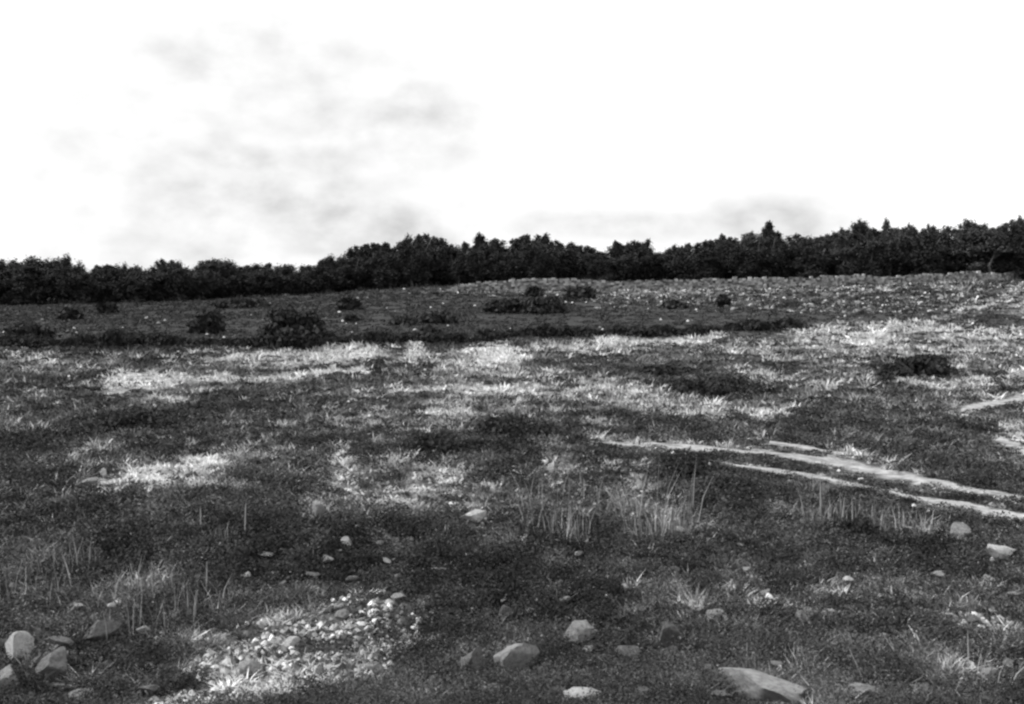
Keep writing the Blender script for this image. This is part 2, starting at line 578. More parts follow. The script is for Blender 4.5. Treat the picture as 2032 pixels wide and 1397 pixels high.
def rock_mesh(name, seed, mat, flat=1.0, cuts=11, sub=4):
    r = np.random.default_rng(seed)
    bm = bmesh.new()
    bmesh.ops.create_icosphere(bm, subdivisions=sub, radius=1)
    V = np.array([v.co[:] for v in bm.verts])
    for _ in range(cuts):
        d = r.normal(size=3)
        d[2] += .15
        d /= np.linalg.norm(d)
        if d[2] < -.5:
            continue
        lim = r.uniform(.34, .7)
        pr = V @ d
        ex = np.maximum(pr - lim, 0)
        V -= np.outer(ex * .98, d)
    fq = r.uniform(0, 50, 2)
    nzv = (vn(V[:, 0] * 3 + fq[0], V[:, 1] * 3 + V[:, 2] * 2.3, seed) - .5) * .13
    nzv += (vn(V[:, 0] * 8 + fq[1], V[:, 1] * 8 + V[:, 2] * 7, seed + 1) - .5) * .07
    V *= (1 + nzv)[:, None]
    V /= np.abs(V).max(0)
    V[:, 2] *= flat
    for v, c in zip(bm.verts, V):
        v.co = c
    me = bpy.data.meshes.new(name)
    bm.to_mesh(me)
    bm.free()
    me.materials.append(M_rock[mat])
    me.polygons.foreach_set('use_smooth', np.full(len(me.polygons), sub > 3))
    if sub > 3:
        me.set_sharp_from_angle(angle=math.radians(28))
    return me


SHORT = []
ROCKS = []   # (x, y, radius)


def rock(px, py, wpx, hpx, tone, label, yaw=0.0, tilt=0.0, depth=.75, seed=1, name='rock', cat='rock', group='rocks lying in the heather', flat=1.0):
    """px,py: foot of the visible rock; wpx,hpx: its size in the photograph"""
    p = at(px, py)
    D = math.hypot(p[0], p[1])
    wd, ht = wpx / F * D / 2, hpx / F * D
    dep = math.atan2(ZC - p[2], D)
    # part of the picture height comes from the top seen from above
    hz = max(ht * .30, (ht - 2 * wd * depth * math.sin(dep) * .5) / math.cos(dep)) * .54 + .03
    u = np.array([p[0], p[1]]) / D
    c = p[:2] + u * wd * depth
    z = float(H(c[0], c[1]))
    me = rock_mesh(name, seed * 17 + 3, tone, flat)
    o = link(name, me, None, (c[0], c[1], z + hz * .62 + .035), (math.radians(tilt * .3), math.radians(-tilt), math.radians(yaw)),
             (wd * 1.05, wd * depth * 1.05, hz * 1.05))
    tag(o, label, cat, group)
    ROCKS.append((c[0], c[1], wd))
    for q_ in (1, 1.8, 2.6, 3.4):
        SHORT.append((c[0] - u[0] * wd * q_, c[1] - u[1] * wd * q_, wd * 1.05, .3))
    return o


R_LIST = [
    # px, py(foot), w, h, tone, yaw, tilt, depth, label
    (30, 1316, 66, 52, 'white', 10, 18, .8, 'bright white rock cut by the left edge low in the picture'),
    (14, 1382, 46, 52, 'pale', 0, 0, .9, 'pale rock below the white one at the left edge'),
    (112, 1360, 76, 56, 'grey', 30, 15, .8, 'dull grey pyramid shaped rock right of the two at the left edge'),
    (196, 1276, 78, 40, 'grey', 25, 28, .45, 'long grey slab tilted up to the right above the pyramid shaped rock'),
    (122, 1292, 52, 16, 'grey', 5, 0, .5, 'low flat grey stone left of the long tilted slab'),
    (940, 1040, 52, 26, 'white', 20, 20, .55, 'lone bright white stone in dark heather beyond the foreground rocks'),
    (630, 1030, 38, 32, 'pale', 15, 5, .8, 'pale blocky stone at the front of the middle grass patches'),
    (933, 1348, 66, 52, 'grey', 20, 22, .8, 'smaller of the two tilted grey blocks side by side in the foreground'),
    (1022, 1340, 98, 70, 'pale', 20, 25, .85, 'larger tilted pale block with a dark shadow on its right'),
    (1146, 1280, 86, 50, 'pale', 25, 22, .55, 'wedge shaped rock with a pale ridge rising to the right'),
    (864, 1382, 34, 40, 'pale', 40, 30, .5, 'narrow pale stone leaning right, left of the two tilted blocks'),
    (1158, 1397, 84, 26, 'white', 0, 0, .8, 'white rock top at the very bottom edge, left of the big boulder'),
    (1250, 1318, 66, 30, 'grey', 0, 0, .7, 'low rounded grey rock between the ridge rock and the bright one'),
    (1205, 1346, 40, 18, 'grey', 10, 0, .7, 'small grey stone just below the low rounded grey rock'),
    (1330, 1318, 56, 32, 'pale', 15, 15, .6, 'bright topped stone at the foot of an upright grey rock'),
    (1326, 1296, 50, 62, 'grey', 10, 8, .7, 'upright grey rock behind a bright topped stone'),
    (1515, 1402, 180, 76, 'pale', -12, -12, .8, 'largest pale boulder sloping down right at the bottom edge'),
    (1712, 1396, 88, 36, 'pale', 0, 0, .8, 'smooth pale rounded rock at the bottom edge right of the largest boulder'),
    (1405, 1352, 40, 20, 'grey', 0, 0, .7, 'small grey stone left of the largest boulder'),
    (1425, 1397, 60, 14, 'grey', 0, 0, .7, 'flat grey rock at the bottom edge left of the largest boulder'),
    (1978, 1112, 62, 18, 'white', -8, -6, .5, 'flat bright white stone near the right edge below the ruts'),
    (1900, 1068, 46, 30, 'pale', 0, 0, .8, 'rounded pale stone below the ruts, up left of the flat white one'),
    (1002, 1246, 48, 40, 'dark', 0, 0, .9, 'dark rounded rock half hidden in heather left of the ridge rock'),
    (1052, 1228, 22, 12, 'pale', 0, 0, .7, 'little pale stone beside the dark rounded rock'),
    (1110, 1392, 60, 20, 'dark', 0, 0, .7, 'dark flat rock at the bottom edge below the tilted blocks'),
    (1280, 1392, 70, 16, 'grey', 0, 0, .7, 'flat grey rock at the bottom edge, right of the white rock top'),
    (1660, 1352, 50, 9, 'grey', -5, 0, .5, 'thin flat grey stone above the smooth pale rounded rock'),
    (1965, 1352, 30, 22, 'pale', 0, 0, .8, 'pale stone in the plants low at the right edge'),
    (1885, 1362, 34, 14, 'grey', 0, 0, .8, 'grey stone left of the plants low at the right edge'),
    (745, 1345, 32, 22, 'pale', 15, 10, .8, 'pale stone at the right side of the foreground gravel patch'),
    (672, 1238, 40, 18, 'pale', 20, 12, .7, 'pale stone at the upper edge of the foreground gravel patch'),
    (580, 1292, 34, 26, 'white', 20, 12, .8, 'white stone in the middle of the foreground gravel patch'),
    (500, 1345, 50, 34, 'pale', 20, 12, .8, 'pale block at the left side of the foreground gravel patch'),
    (1092, 942, 13, 20, 'white', 0, 0, .8, 'small white upright stone above the first clump of tall stems'),
    (1268, 972, 14, 16, 'white', 0, 0, .8, 'small white stone above the second clump of tall stems'),
    (1590, 1246, 34, 22, 'pale', 0, 0, .8, 'pale stone in grass upper right of the largest boulder'),
    (1418, 1240, 36, 20, 'pale', 0, 0, .8, 'pale stone in heather upper right of the upright grey rock'),
    (1385, 1222, 30, 12, 'pale', 0, 0, .8, 'small pale stone just left above another in the heather'),
    (1586, 1308, 12, 10, 'white', 0, 0, .8, 'tiny white stone above the largest boulder'),
    (700, 1395, 46, 26, 'grey', 10, 8, .8, 'grey rock at the bottom edge right of the bright gravel'),
    (790, 1372, 40, 24, 'dark', 20, 10, .8, 'dark stone between the gravel patch and the narrow leaning stone'),
    (980, 1390, 54, 22, 'grey', 5, 5, .8, 'grey rock top at the bottom edge below the two tilted blocks'),
    (1085, 1345, 34, 20, 'grey', 15, 10, .8, 'small grey stone just right of the larger tilted block'),
    (1210, 1262, 34, 18, 'dark', 15, 10, .8, 'dark small stone right of the ridge rock'),
    (300, 1392, 56, 24, 'grey', 5, 8, .8, 'grey rock at the bottom edge left of the bright gravel'),
    (215, 1345, 40, 26, 'dark', 15, 12, .7, 'dark stone right of the pyramid shaped rock'),
    (70, 1335, 34, 20, 'grey', 15, 12, .7, 'grey stone between the white rock and the pyramid shaped one'),
    (160, 1395, 44, 18, 'pale', 15, 6, .7, 'pale rock top at the bottom edge below the pyramid shaped rock'),
    (1830, 1388, 56, 20, 'grey', 5, 4, .7, 'flat grey rock right of the smooth pale rounded one'),
    (1600, 1290, 30, 14, 'dark', 5, 4, .7, 'dark low stone just above the tiny white one'),
    (1790, 1312, 16, 10, 'pale', 0, 0, .8, 'tiny pale stone between the boulders and the right edge plants'),
]
for i, (px, py, w_, h_, tn, yw, tl, dp, lb) in enumerate(R_LIST):
    rock(px, py, w_, h_, tn, lb, yw, tl, dp, seed=i + 1)

# small stones scattered in the heather: individuals, copies of a few shapes
small = [(755, 1086), (768, 1124), (790, 1152), (862, 1137), (880, 1138), (905, 1138), (985, 1141), (1075, 1060), (1127, 1092),
         (1150, 1108), (995, 1004), (1240, 1177), (1110, 1166), (158, 1212), (222, 1212), (266, 1255), (25, 1175), (285, 1262),
         (112, 1002), (205, 948), (180, 965), (490, 1150), (690, 1086), (815, 1078), (1000, 1200), (930, 1200), (700, 1160),
         (790, 1195), (860, 1280), (918, 1290), (1165, 1300), (1485, 1140), (1520, 1186), (1760, 1180), (1700, 1138), (1680, 1160),
         (1620, 1170), (1740, 1215), (1680, 1215), (1640, 1185), (1450, 1170), (1560, 1125), (1860, 1150), (1870, 1152),
         (1930, 1196), (1350, 1060), (1360, 1110), (1880, 1230), (1975, 1225), (1930, 1240), (1805, 1228), (1800, 1060),
         (1470, 1090), (1340, 1140), (560, 1165), (330, 1180), (300, 1330), (340, 1300), (380, 1330), (270, 1360), (60, 1390),
         (230, 1310), (160, 1395), (1120, 1200), (620, 1150), (650, 1120), (530, 1110), (1290, 1240), (1480, 1290), (1540, 1330),
         (1650, 1290), (1750, 1270), (1850, 1300), (1820, 1340), (1900, 1280), (2000, 1330), (2010, 1190), (1960, 1160)]
protos, far_protos = [], []
for k in range(4):
    far_protos.append(rock_mesh('boulder', 600 + k, ('grey', 'pale', 'grey', 'dark')[k], .75, 9, 3))
for k in range(6):
    protos.append(rock_mesh('small_stone', 500 + k, ('pale', 'grey', 'pale', 'white', 'grey', 'pale')[k], .75, 9, 3))
for k, (px, py) in enumerate(small):
    p = at(px, py)
    D = math.hypot(p[0], p[1])
    s = rng.uniform(7, 19) / F * D
    o = link('small_stone', protos[int(rng.integers(6))], None, (p[0], p[1], p[2] + s * .45 + .03), (rng.uniform(-.3, .3), rng.uniform(-.3, .3), rng.uniform(0, 6.28)),
             (s, s * rng.uniform(.45, .8), s * rng.uniform(.3, .65)))
    side = ('left' if px < 700 else 'middle' if px < 1350 else 'right')
    tag(o, {'left': 'small pale stone poking out of the dark heather, lower left',
            'middle': 'small pale stone poking out of the dark heather, lower middle',
            'right': 'small pale stone poking out of short grass, lower right'}[side], 'stone', 'small stones in the ' + side + ' foreground')
    ROCKS.append((p[0], p[1], s))
    SHORT.append((p[0] * (1 - 3 * s / D), p[1] * (1 - 3 * s / D), s * 3, .35))

# stones of the far rubble slope
for k in range(290):
    if k < 235:
        px = rng.uniform(1420, 2060)
        py = 562 + 62 * rng.uniform(0, 1) ** 1.5
    else:
        px, py = rng.uniform(870, 1420), rng.uniform(563, 585)
    p = at(px, py)
    s = .14 + .32 * rng.uniform(0, 1) ** 2
    o = link('boulder', far_protos[int(rng.integers(4))], None, (p[0], p[1], p[2] + s * .3), (rng.uniform(-.3, .3), rng.uniform(-.3, .3), rng.uniform(0, 6.28)),
             (s, s * rng.uniform(.6, .9), s * rng.uniform(.6, .9)))
    tag(o, 'pale boulder strewn on the rough slope below the right-hand wood' if k < 235 else 'pale boulder on the strip of rough ground below the middle wood',
        'boulder', 'boulders on the far slope' if k < 235 else 'boulders below the middle wood')

wv, wt_, wn = [], [], []
cube = np.array([[a_, b_, c_] for a_ in (-1, 1) for b_ in (-1, 1) for c_ in (-1, 1)], float)
cq = np.array([[0, 1, 3, 2], [4, 6, 7, 5], [0, 4, 5, 1], [2, 3, 7, 6], [0, 2, 6, 4], [1, 5, 7, 3]])
WL = [(860, 580), (960, 578), (1100, 577), (1250, 577), (1400, 574), (1600, 570), (1800, 564), (2060, 557)]
wp = np.array([at(a_, b_)[:2] for a_, b_ in WL])
sg = np.r_[0, np.cumsum(np.linalg.norm(np.diff(wp, axis=0), axis=1))]
nw = 0
for s_ in np.arange(0, sg[-1], .42):
    cxw, cyw = np.interp(s_, sg, wp[:, 0]), np.interp(s_, sg, wp[:, 1])
    top = float(min(1, s_ / 9) * (.75 + .35 * min(1, s_ / 80)) + .9 * min(1, s_ / 5) * vn(np.array([s_ / 9.0]), np.array([.5]), 91)[0] ** 1.3)
    zz = 0.0
    while zz < top:
        hh = rng.uniform(.2, .42)
        hs = np.array([rng.uniform(.2, .34), rng.uniform(.22, .35), hh / 2])
        P = cube * hs * rng.uniform(.72, 1.08, (8, 3))
        P = P + np.array([cxw + rng.uniform(-.06, .06), cyw + rng.uniform(-.08, .08), float(H(cxw, cyw)) + zz + hh / 2 - .05])
        wv.append(P)
        wt_.append(cq + nw)
        wn.append(np.full(8, rng.uniform(.06, .42)))
        nw += 8
        zz += hh * .97
tag(link('stone_wall', tri_mesh('stone_wall', np.concatenate(wv), np.concatenate(wt_), M_grit, {'tone': np.concatenate(wn)})),
    'long low wall of tumbled pale field stones under the wood', 'wall', None, 'thing')

ROCKS = np.array(ROCKS)


def keep_off(x, y, extra=0.02):
    k = np.ones(len(x), bool)
    for (a, b_, r_) in ROCKS:
        k &= (x - a) ** 2 + (y - b_) ** 2 > (r_ * .9 + extra) ** 2
    for (a, b_, r_) in RUTPTS:
        k &= ((x - a) ** 2 + (y - b_) ** 2 > (r_ * .7) ** 2)
    return k


def short(x, y):
    """trodden and thin growth beside stones and ruts"""
    k = np.ones(len(x))
    for (a, b_, r_, s_) in SHORT:
        k = np.where((x - a) ** 2 + (y - b_) ** 2 < r_ * r_, np.minimum(k, s_), k)
    for (a, b_, r_) in RUTPTS:
        D = math.hypot(a, b_)
        for q_ in (.5, 1.1):
            aa, bb = a * (1 - q_ / D), b_ * (1 - q_ / D)
            k = np.where((x - aa) ** 2 + (y - bb) ** 2 < .5, np.minimum(k, .28), k)
    return k


# ------------------------------------------------------------------ heather and grass (uncountable)
def sample(nc, rmin, rmax, p):
    uu = rng.uniform(0, 1, nc)
    a, b_ = rmin ** (1 - p), rmax ** (1 - p)
    r = (a + (b_ - a) * uu) ** (1 / (1 - p))
    th = np.arctan(rng.uniform(-.55, .55, nc))
    return r * np.sin(th), r * np.cos(th), r


NC = 95000
x, y, r = sample(NC, 6.0, 235, 1.45)
k = keep_off(x, y)
x, y, r = x[k], y[k], r[k]
mp, md, mr = mask(PALE, x, y, 1.1), mask(DARK, x, y, 1.2), mask(RUB, x, y)
mm = mask(MOT, x, y, 1.4) * (1 - .8 * md)
low_k = short(x, y)
rn = rng.uniform(0, 1, len(x))
rn2 = rng.uniform(0, 1, len(x))
cell = 2 ** np.round(np.log2(np.maximum(.4, r * .03)))
patch = vn(x / cell, y / cell, 40) * .6 + vn(x / cell * 2.6, y / cell * 2.6, 43) * .4
mp = np.maximum(mp, mm * .75 * sstep(.60, .74, vn(x / cell / .55, y / cell / .55, 61) * .55 + vn(x / cell * 3, y / cell * 3, 62) * .45))
is_pale = rn < mp * .97
is_h = (~is_pale) & (rn2 < .80 + .4 * md + (patch - .5) * 1.6 - .25 * mr - .45 * mm)
is_m = ~(is_pale | is_h)
tvar = .4 + 1.2 * (vn(x / .33, y / .33, 71) * .5 + vn(x / cell * 1.5, y / cell * 1.5, 72) * .5)
tvar = tvar ** 1.4
bare = np.clip(mr * np.where(r < 16, 1.35, 1.0), 0, .95) * (r < 60)
drop = (rng.uniform(0, 1, len(x)) < bare * (~is_h))
is_pale &= ~drop
is_m &= ~drop
is_h &= ~(rng.uniform(0, 1, len(x)) < mr * (r < 60) * .8)
low_k = low_k * (1 - .5 * np.clip(mr, 0, 1) * (r < 60))
farfield = sstep(64, 78, r) * (1 - np.clip(mr * 2, 0, 1)) * (1 - np.clip(mp * 2, 0, 1))
fark = 1 - .55 * sstep(20, 45, r)


def spread_clumps(sel, nblade, size, height):
    xs, ys, rs = x[sel], y[sel], r[sel]
    S = size(rs) * rng.uniform(.6, 1.5, len(xs))
    Ht = S * height * rng.uniform(.3, 1.75, len(xs)) * (1 - .7 * farfield[sel]) * low_k[sel]
    nb = np.maximum(4, nblade(rs)).astype(int)
    ci = np.repeat(np.arange(len(xs)), nb)
    m = len(ci)
    a = rng.uniform(0, 2 * math.pi, m)
    rr = np.sqrt(rng.uniform(0, 1, m))
    ox, oy = np.cos(a) * rr, np.sin(a) * rr
    bx, by = xs[ci] + ox * S[ci] * .5, ys[ci] + oy * S[ci] * .5
    return xs, ys, rs, S, Ht, ci, m, ox, oy, rr, bx, by


def grass(sel, nblade, size, height, spread, tone_f, width_k):
    xs, ys, rs, S, Ht, ci, m, ox, oy, rr, bx, by = spread_clumps(sel, nblade, size, height)
    base = np.stack([bx, by, H(bx, by) - .01], 1)
    ln = Ht[ci] * rng.uniform(.35, 1.1, m)
    lean = np.stack([ox, oy], 1) * (S[ci] * spread)[:, None] + rng.normal(0, 1, (m, 2)) * (S[ci] * .34)[:, None]
    wd = np.maximum(.008, width_k * rs[ci]) * rng.uniform(.6, 1.3, m)
    tn = tone_f(xs, ys, rs, sel)[ci] * rng.uniform(.65, 1.3, m)
    return blades(base, lean, ln, wd, tn)


def mounds(sel, nblade, size, height, tone_f, width_k):
    """twiggy cushions: many leaf-sized faces over a low dome"""
    xs, ys, rs, S, Ht, ci, m, ox, oy, rr, bx, by = spread_clumps(sel, nblade, size, height)
    dome = np.sqrt(np.maximum(0, 1 - rr ** 2)) * Ht[ci]
    dome = dome * fark[sel][ci]
    C = np.stack([bx, by, H(bx, by) + dome * rng.uniform(.45, 1.12, m)], 1)
    wd = np.maximum(.009, width_k * rs[ci]) * rng.uniform(.5, 1.3, m)
    nn = rng.normal(size=(m, 3))
    nn[:, 2] = np.abs(nn[:, 2]) + .3
    nn /= np.linalg.norm(nn, axis=1)[:, None]
    t1 = np.cross(nn, rng.normal(size=(m, 3)))
    t1 /= np.linalg.norm(t1, axis=1)[:, None]
    t2 = np.cross(nn, t1)
    w_ = wd[:, None]
    V = np.stack([C + t1 * w_ * 1.5, C - t1 * w_ * .7 + t2 * w_ * .55, C - t1 * w_ * .7 - t2 * w_ * .55], 1).reshape(-1, 3)
    tn = tone_f(xs, ys, rs, sel)[ci] * rng.uniform(.6, 1.4, m)
    tn = np.where(rng.uniform(0, 1, m) < .018 * (rs[ci] < 45), rng.uniform(.09, .22, m), tn)
    return V, np.arange(m * 3).reshape(-1, 3), np.repeat(tn, 3)


def sz(rs):
    return .17 + .0036 * rs


def nb_near(a, b_):
    return lambda rs: b_ + (a - b_) * np.exp(-(rs - 6) / 16)


def t_pale(xs, ys, rs, sel):
    return rng.uniform(.4, .85, len(xs)) * (.62 + .4 * tvar[sel]) * (.6 + .45 * np.clip(mp[sel], 0, 1))


def t_mid(xs, ys, rs, sel):
    v = np.exp(rng.normal(math.log(.10), .5, len(xs))) * (1 + 1.1 * mm[sel])
    v = np.where(rng.uniform(0, 1, len(xs)) < .12 + .2 * mr[sel], rng.uniform(.22, .45, len(xs)), v)
    return np.where(farfield[sel] > .5, np.clip(v, .055, .075), v) * tvar[sel]


def t_heath(xs, ys, rs, sel):
    v = (rng.uniform(.025, .075, len(xs)) + .05 * (patch[sel] < .42)) * (1.25 - .75 * md[sel]) * tvar[sel]
    v = v * .78
    return np.where(farfield[sel] > .5, .05 * (1.1 - .4 * md[sel]), v)


Vp, Tp, Ap = grass(is_pale, nb_near(52, 14), sz, .45, .4, t_pale, .0012)
tag(link('bleached_grass', tri_mesh('bleached_grass', Vp, Tp, M_veg, {'tone': Ap})), 'bleached dry grass in pale patches across the heath', 'grass', None, 'stuff')
Vp, Tp, Ap = grass(is_m, nb_near(34, 9), sz, .45, .4, t_mid, .0012)
tag(link('rough_grass', tri_mesh('rough_grass', Vp, Tp, M_veg, {'tone': Ap})), 'dull rough grass growing among the heather', 'grass', None, 'stuff')
Vp, Tp, Ap = mounds(is_h, nb_near(120, 18), lambda q_: sz(q_) * 1.5, .42, t_heath, .00125)
tag(link('heather', tri_mesh('heather', Vp, Tp, M_heath, {'tone': Ap})), 'low dark heather covering most of the open ground', 'heather', None, 'stuff')

# fine gravel and rubble
NG = 190000
x, y, r = sample(NG, 6.5, 215, 1.9)
mr = mask(RUB, x, y, 1.8, 1.6, 51)
k = (rng.uniform(0, 1, NG) < mr * 1.1 + .03) & keep_off(x, y, -.02)
x, y, r = x[k], y[k], r[k]
m = len(x)
S = np.clip((.011 + .0011 * r) * np.exp(rng.normal(.1, .65, m)), .008, .05 + .0014 * r)
octv = np.array([[1, 0, 0], [-1, 0, 0], [0, 1, 0], [0, -1, 0], [0, 0, 1], [.55, .55, .6], [-.5, .6, .5]], float)
oct_t = np.array([[0, 5, 4], [0, 2, 5], [5, 2, 4], [4, 2, 6], [2, 1, 6], [6, 1, 4], [1, 3, 4], [3, 0, 4]])
jit = rng.uniform(.65, 1.3, (m, 7, 3))
a = rng.uniform(0, 6.28, m)
ca, sa = np.cos(a)[:, None], np.sin(a)[:, None]
P = octv[None] * jit * np.stack([S, S * .75, S * .8], 1)[:, None]
X = P[:, :, 0] * ca - P[:, :, 1] * sa + x[:, None]
Y = P[:, :, 0] * sa + P[:, :, 1] * ca + y[:, None]
Z = P[:, :, 2] + H(x, y)[:, None] + S[:, None] * .25
tn = np.repeat(np.where(rng.uniform(0, 1, m) < .5, rng.uniform(.03, .13, m), np.exp(rng.uniform(math.log(.15), math.log(.75), m))), 7)
T = (oct_t[None] + (np.arange(m) * 7)[:, None, None]).reshape(-1, 3)
tag(link('gravel', tri_mesh('gravel', np.stack([X, Y, Z], -1).reshape(-1, 3), T, M_grit, {'tone': tn})),
    'loose pale gravel and rubble in bare places of the heath', 'gravel', None, 'stuff')


# ------------------------------------------------------------------ tall stems: rushes and single stalks
def rush_mesh(seed, nst, ht, wid, spread, tone=(.10, .42)):
    global rng
    keep, rng_ = rng, np.random.default_rng(seed)
    rng = rng_
    b_ = np.concatenate([rng.uniform(-1.2, 1.2, (nst, 2)) * spread, np.zeros((nst, 1)) - .03], 1)
    ln = ht * rng.uniform(.25, 1.05, nst)
    V, T, A = blades(b_, rng.normal(0, .2, (nst, 2)) * ln[:, None], ln, np.full(nst, wid) * rng.uniform(.7, 1.3, nst), rng.uniform(*tone, nst))
    rng = keep
    return tri_mesh('rush_clump', V, T, M_veg, {'tone': A})


RUSH = [(1095, 1068, 95, .30, 'tall rush clump below the small white upright stone'),
        (1140, 1082, 95, .25, 'tall rush clump just right of another below the small white stone'),
        (1285, 1076, 110, .22, 'pale tall stems left in the fan of stems beyond the boulders'),
        (1315, 1074, 100, .22, 'pale tall stems in the centre of the fan of stems beyond the boulders'),
        (1345, 1066, 100, .22, 'tall stems right in the fan of stems beyond the boulders'),
        (1640, 1052, 95, .22, 'rush clump at the left end of the row below the ruts'),
        (1690, 1040, 60, .3, 'short rush clump second in the row below the ruts'),
        (1750, 1050, 62, .3, 'rush clump in the middle of the row below the ruts'),
        (1815, 1066, 62, .3, 'rush clump at the right end of the row below the ruts'),
        (60, 1200, 90, .3, 'tall grass clump at the left edge above the rocks'),
        (135, 1140, 90, .25, 'tall grass clump highest up near the left edge'),
        (268, 1190, 95, .2, 'slender grass clump left of the bent pair'),
        (310, 1250, 120, .28, 'big tall grass clump above the long tilted slab'),
        (350, 1190, 110, .15, 'tall bent grass clump farthest back in the left group'),
        (405, 1225, 105, .2, 'tall grass clump at the left end of the gravel patch'),
        (440, 1085, 80, .1, 'thin tall grass clump in dark heather below the left pale patch'),
        (1610, 985, 50, .2, 'thin grass clump between the two ruts'),
        (1100, 1010, 120, .5, 'sparse tall stems behind the rush clumps below the small white upright stone'),
        (1300, 1030, 150, .5, 'sparse tall stems standing highest behind the fan of stems'),
        (700, 1395, 70, .25, 'thin grass clump at the bottom of the gravel patch'),
        (1925, 1365, 95, .2, 'leafy tall plant clump low at the right edge')]
for i, (px, py, hp, sp, lb) in enumerate(RUSH):
    p = at(px, py)
    D = math.hypot(p[0], p[1])
    me = rush_mesh(900 + i, 18 if sp == .5 else int(rng.integers(35, 75)) if sp > .15 else 14, hp / F * D * .92, max(.008, .0008 * D), sp * 1.3)
    o = link('rush_clump', me, None, p)
    tag(o, lb, 'rush clump', 'clumps of tall stems')

STALK = [(1481, 1345, 78, 0, 'single upright pale grass stalk rising behind the largest boulder'),
         (1716, 1362, 80, -32, 'pale grass stalk leaning left above the smooth rounded rock'),
         (1922, 1335, 85, -4, 'pale stalk standing over the plants low at the right edge'),
         (486, 1066, 75, 3, 'single thin stalk in dark heather below the left pale patch'),
         (399, 1062, 60, 0, 'thin stalk left of another in dark heather below the left pale patch'),
         (410, 1190, 80, 2, 'single pale stalk above the left end of the gravel patch'),
         (1628, 1050, 100, -2, 'tall stalk at the left end of the rushes below the ruts'),
         (752, 1385, 60, -12, 'pale stalk at the right side of the foreground gravel patch')]
for i, (px, py, hp, ln, lb) in enumerate(STALK):
    p = at(px, py)
    D = math.hypot(p[0], p[1])
    ht, wd = hp / F * D, .0016 * D
    u = np.linspace(0, 1, 7)
    rad_ = np.array([.5, .45, .4, .4, .35, .3, .1]) * wd
    lx = ln / F * D
    V, Q = [], []
    for j, t_ in enumerate(u):
        for q_ in range(5):
            a_ = q_ * 1.2566
            V.append((lx * t_ ** 1.3 + math.cos(a_) * rad_[j], math.sin(a_) * rad_[j], ht * t_ - .03))
    for j in range(6):
        for q_ in range(5):
            Q.append((j * 5 + q_, j * 5 + (q_ + 1) % 5, j * 5 + 5 + (q_ + 1) % 5, j * 5 + 5 + q_))
    root = link('grass_stalk', tri_mesh('grass_stalk', V, Q, M_veg, {'tone': np.full(len(V), .3)}, True), None, p)
    tag(root, lb, 'stalk', 'single pale stalks')


# ------------------------------------------------------------------ bushes and trees
def leaves(C, nrm, size, r_):
    """small three-sided leaf clumps at points C"""
    m = len(C)
    a = r_.normal(size=(m, 3)) + nrm * .4
    a /= np.linalg.norm(a, axis=1)[:, None]
    t1 = np.cross(a, r_.normal(size=(m, 3)))
    t1 /= np.linalg.norm(t1, axis=1)[:, None]
    t2 = np.cross(a, t1)
    s = (size * r_.uniform(.6, 1.4, m))[:, None]
    V = np.stack([C + t1 * s, C - t1 * s * .5 + t2 * s * .8, C - t1 * s * .5 - t2 * s * .8], 1).reshape(-1, 3)
    return V, np.arange(m * 3).reshape(-1, 3)


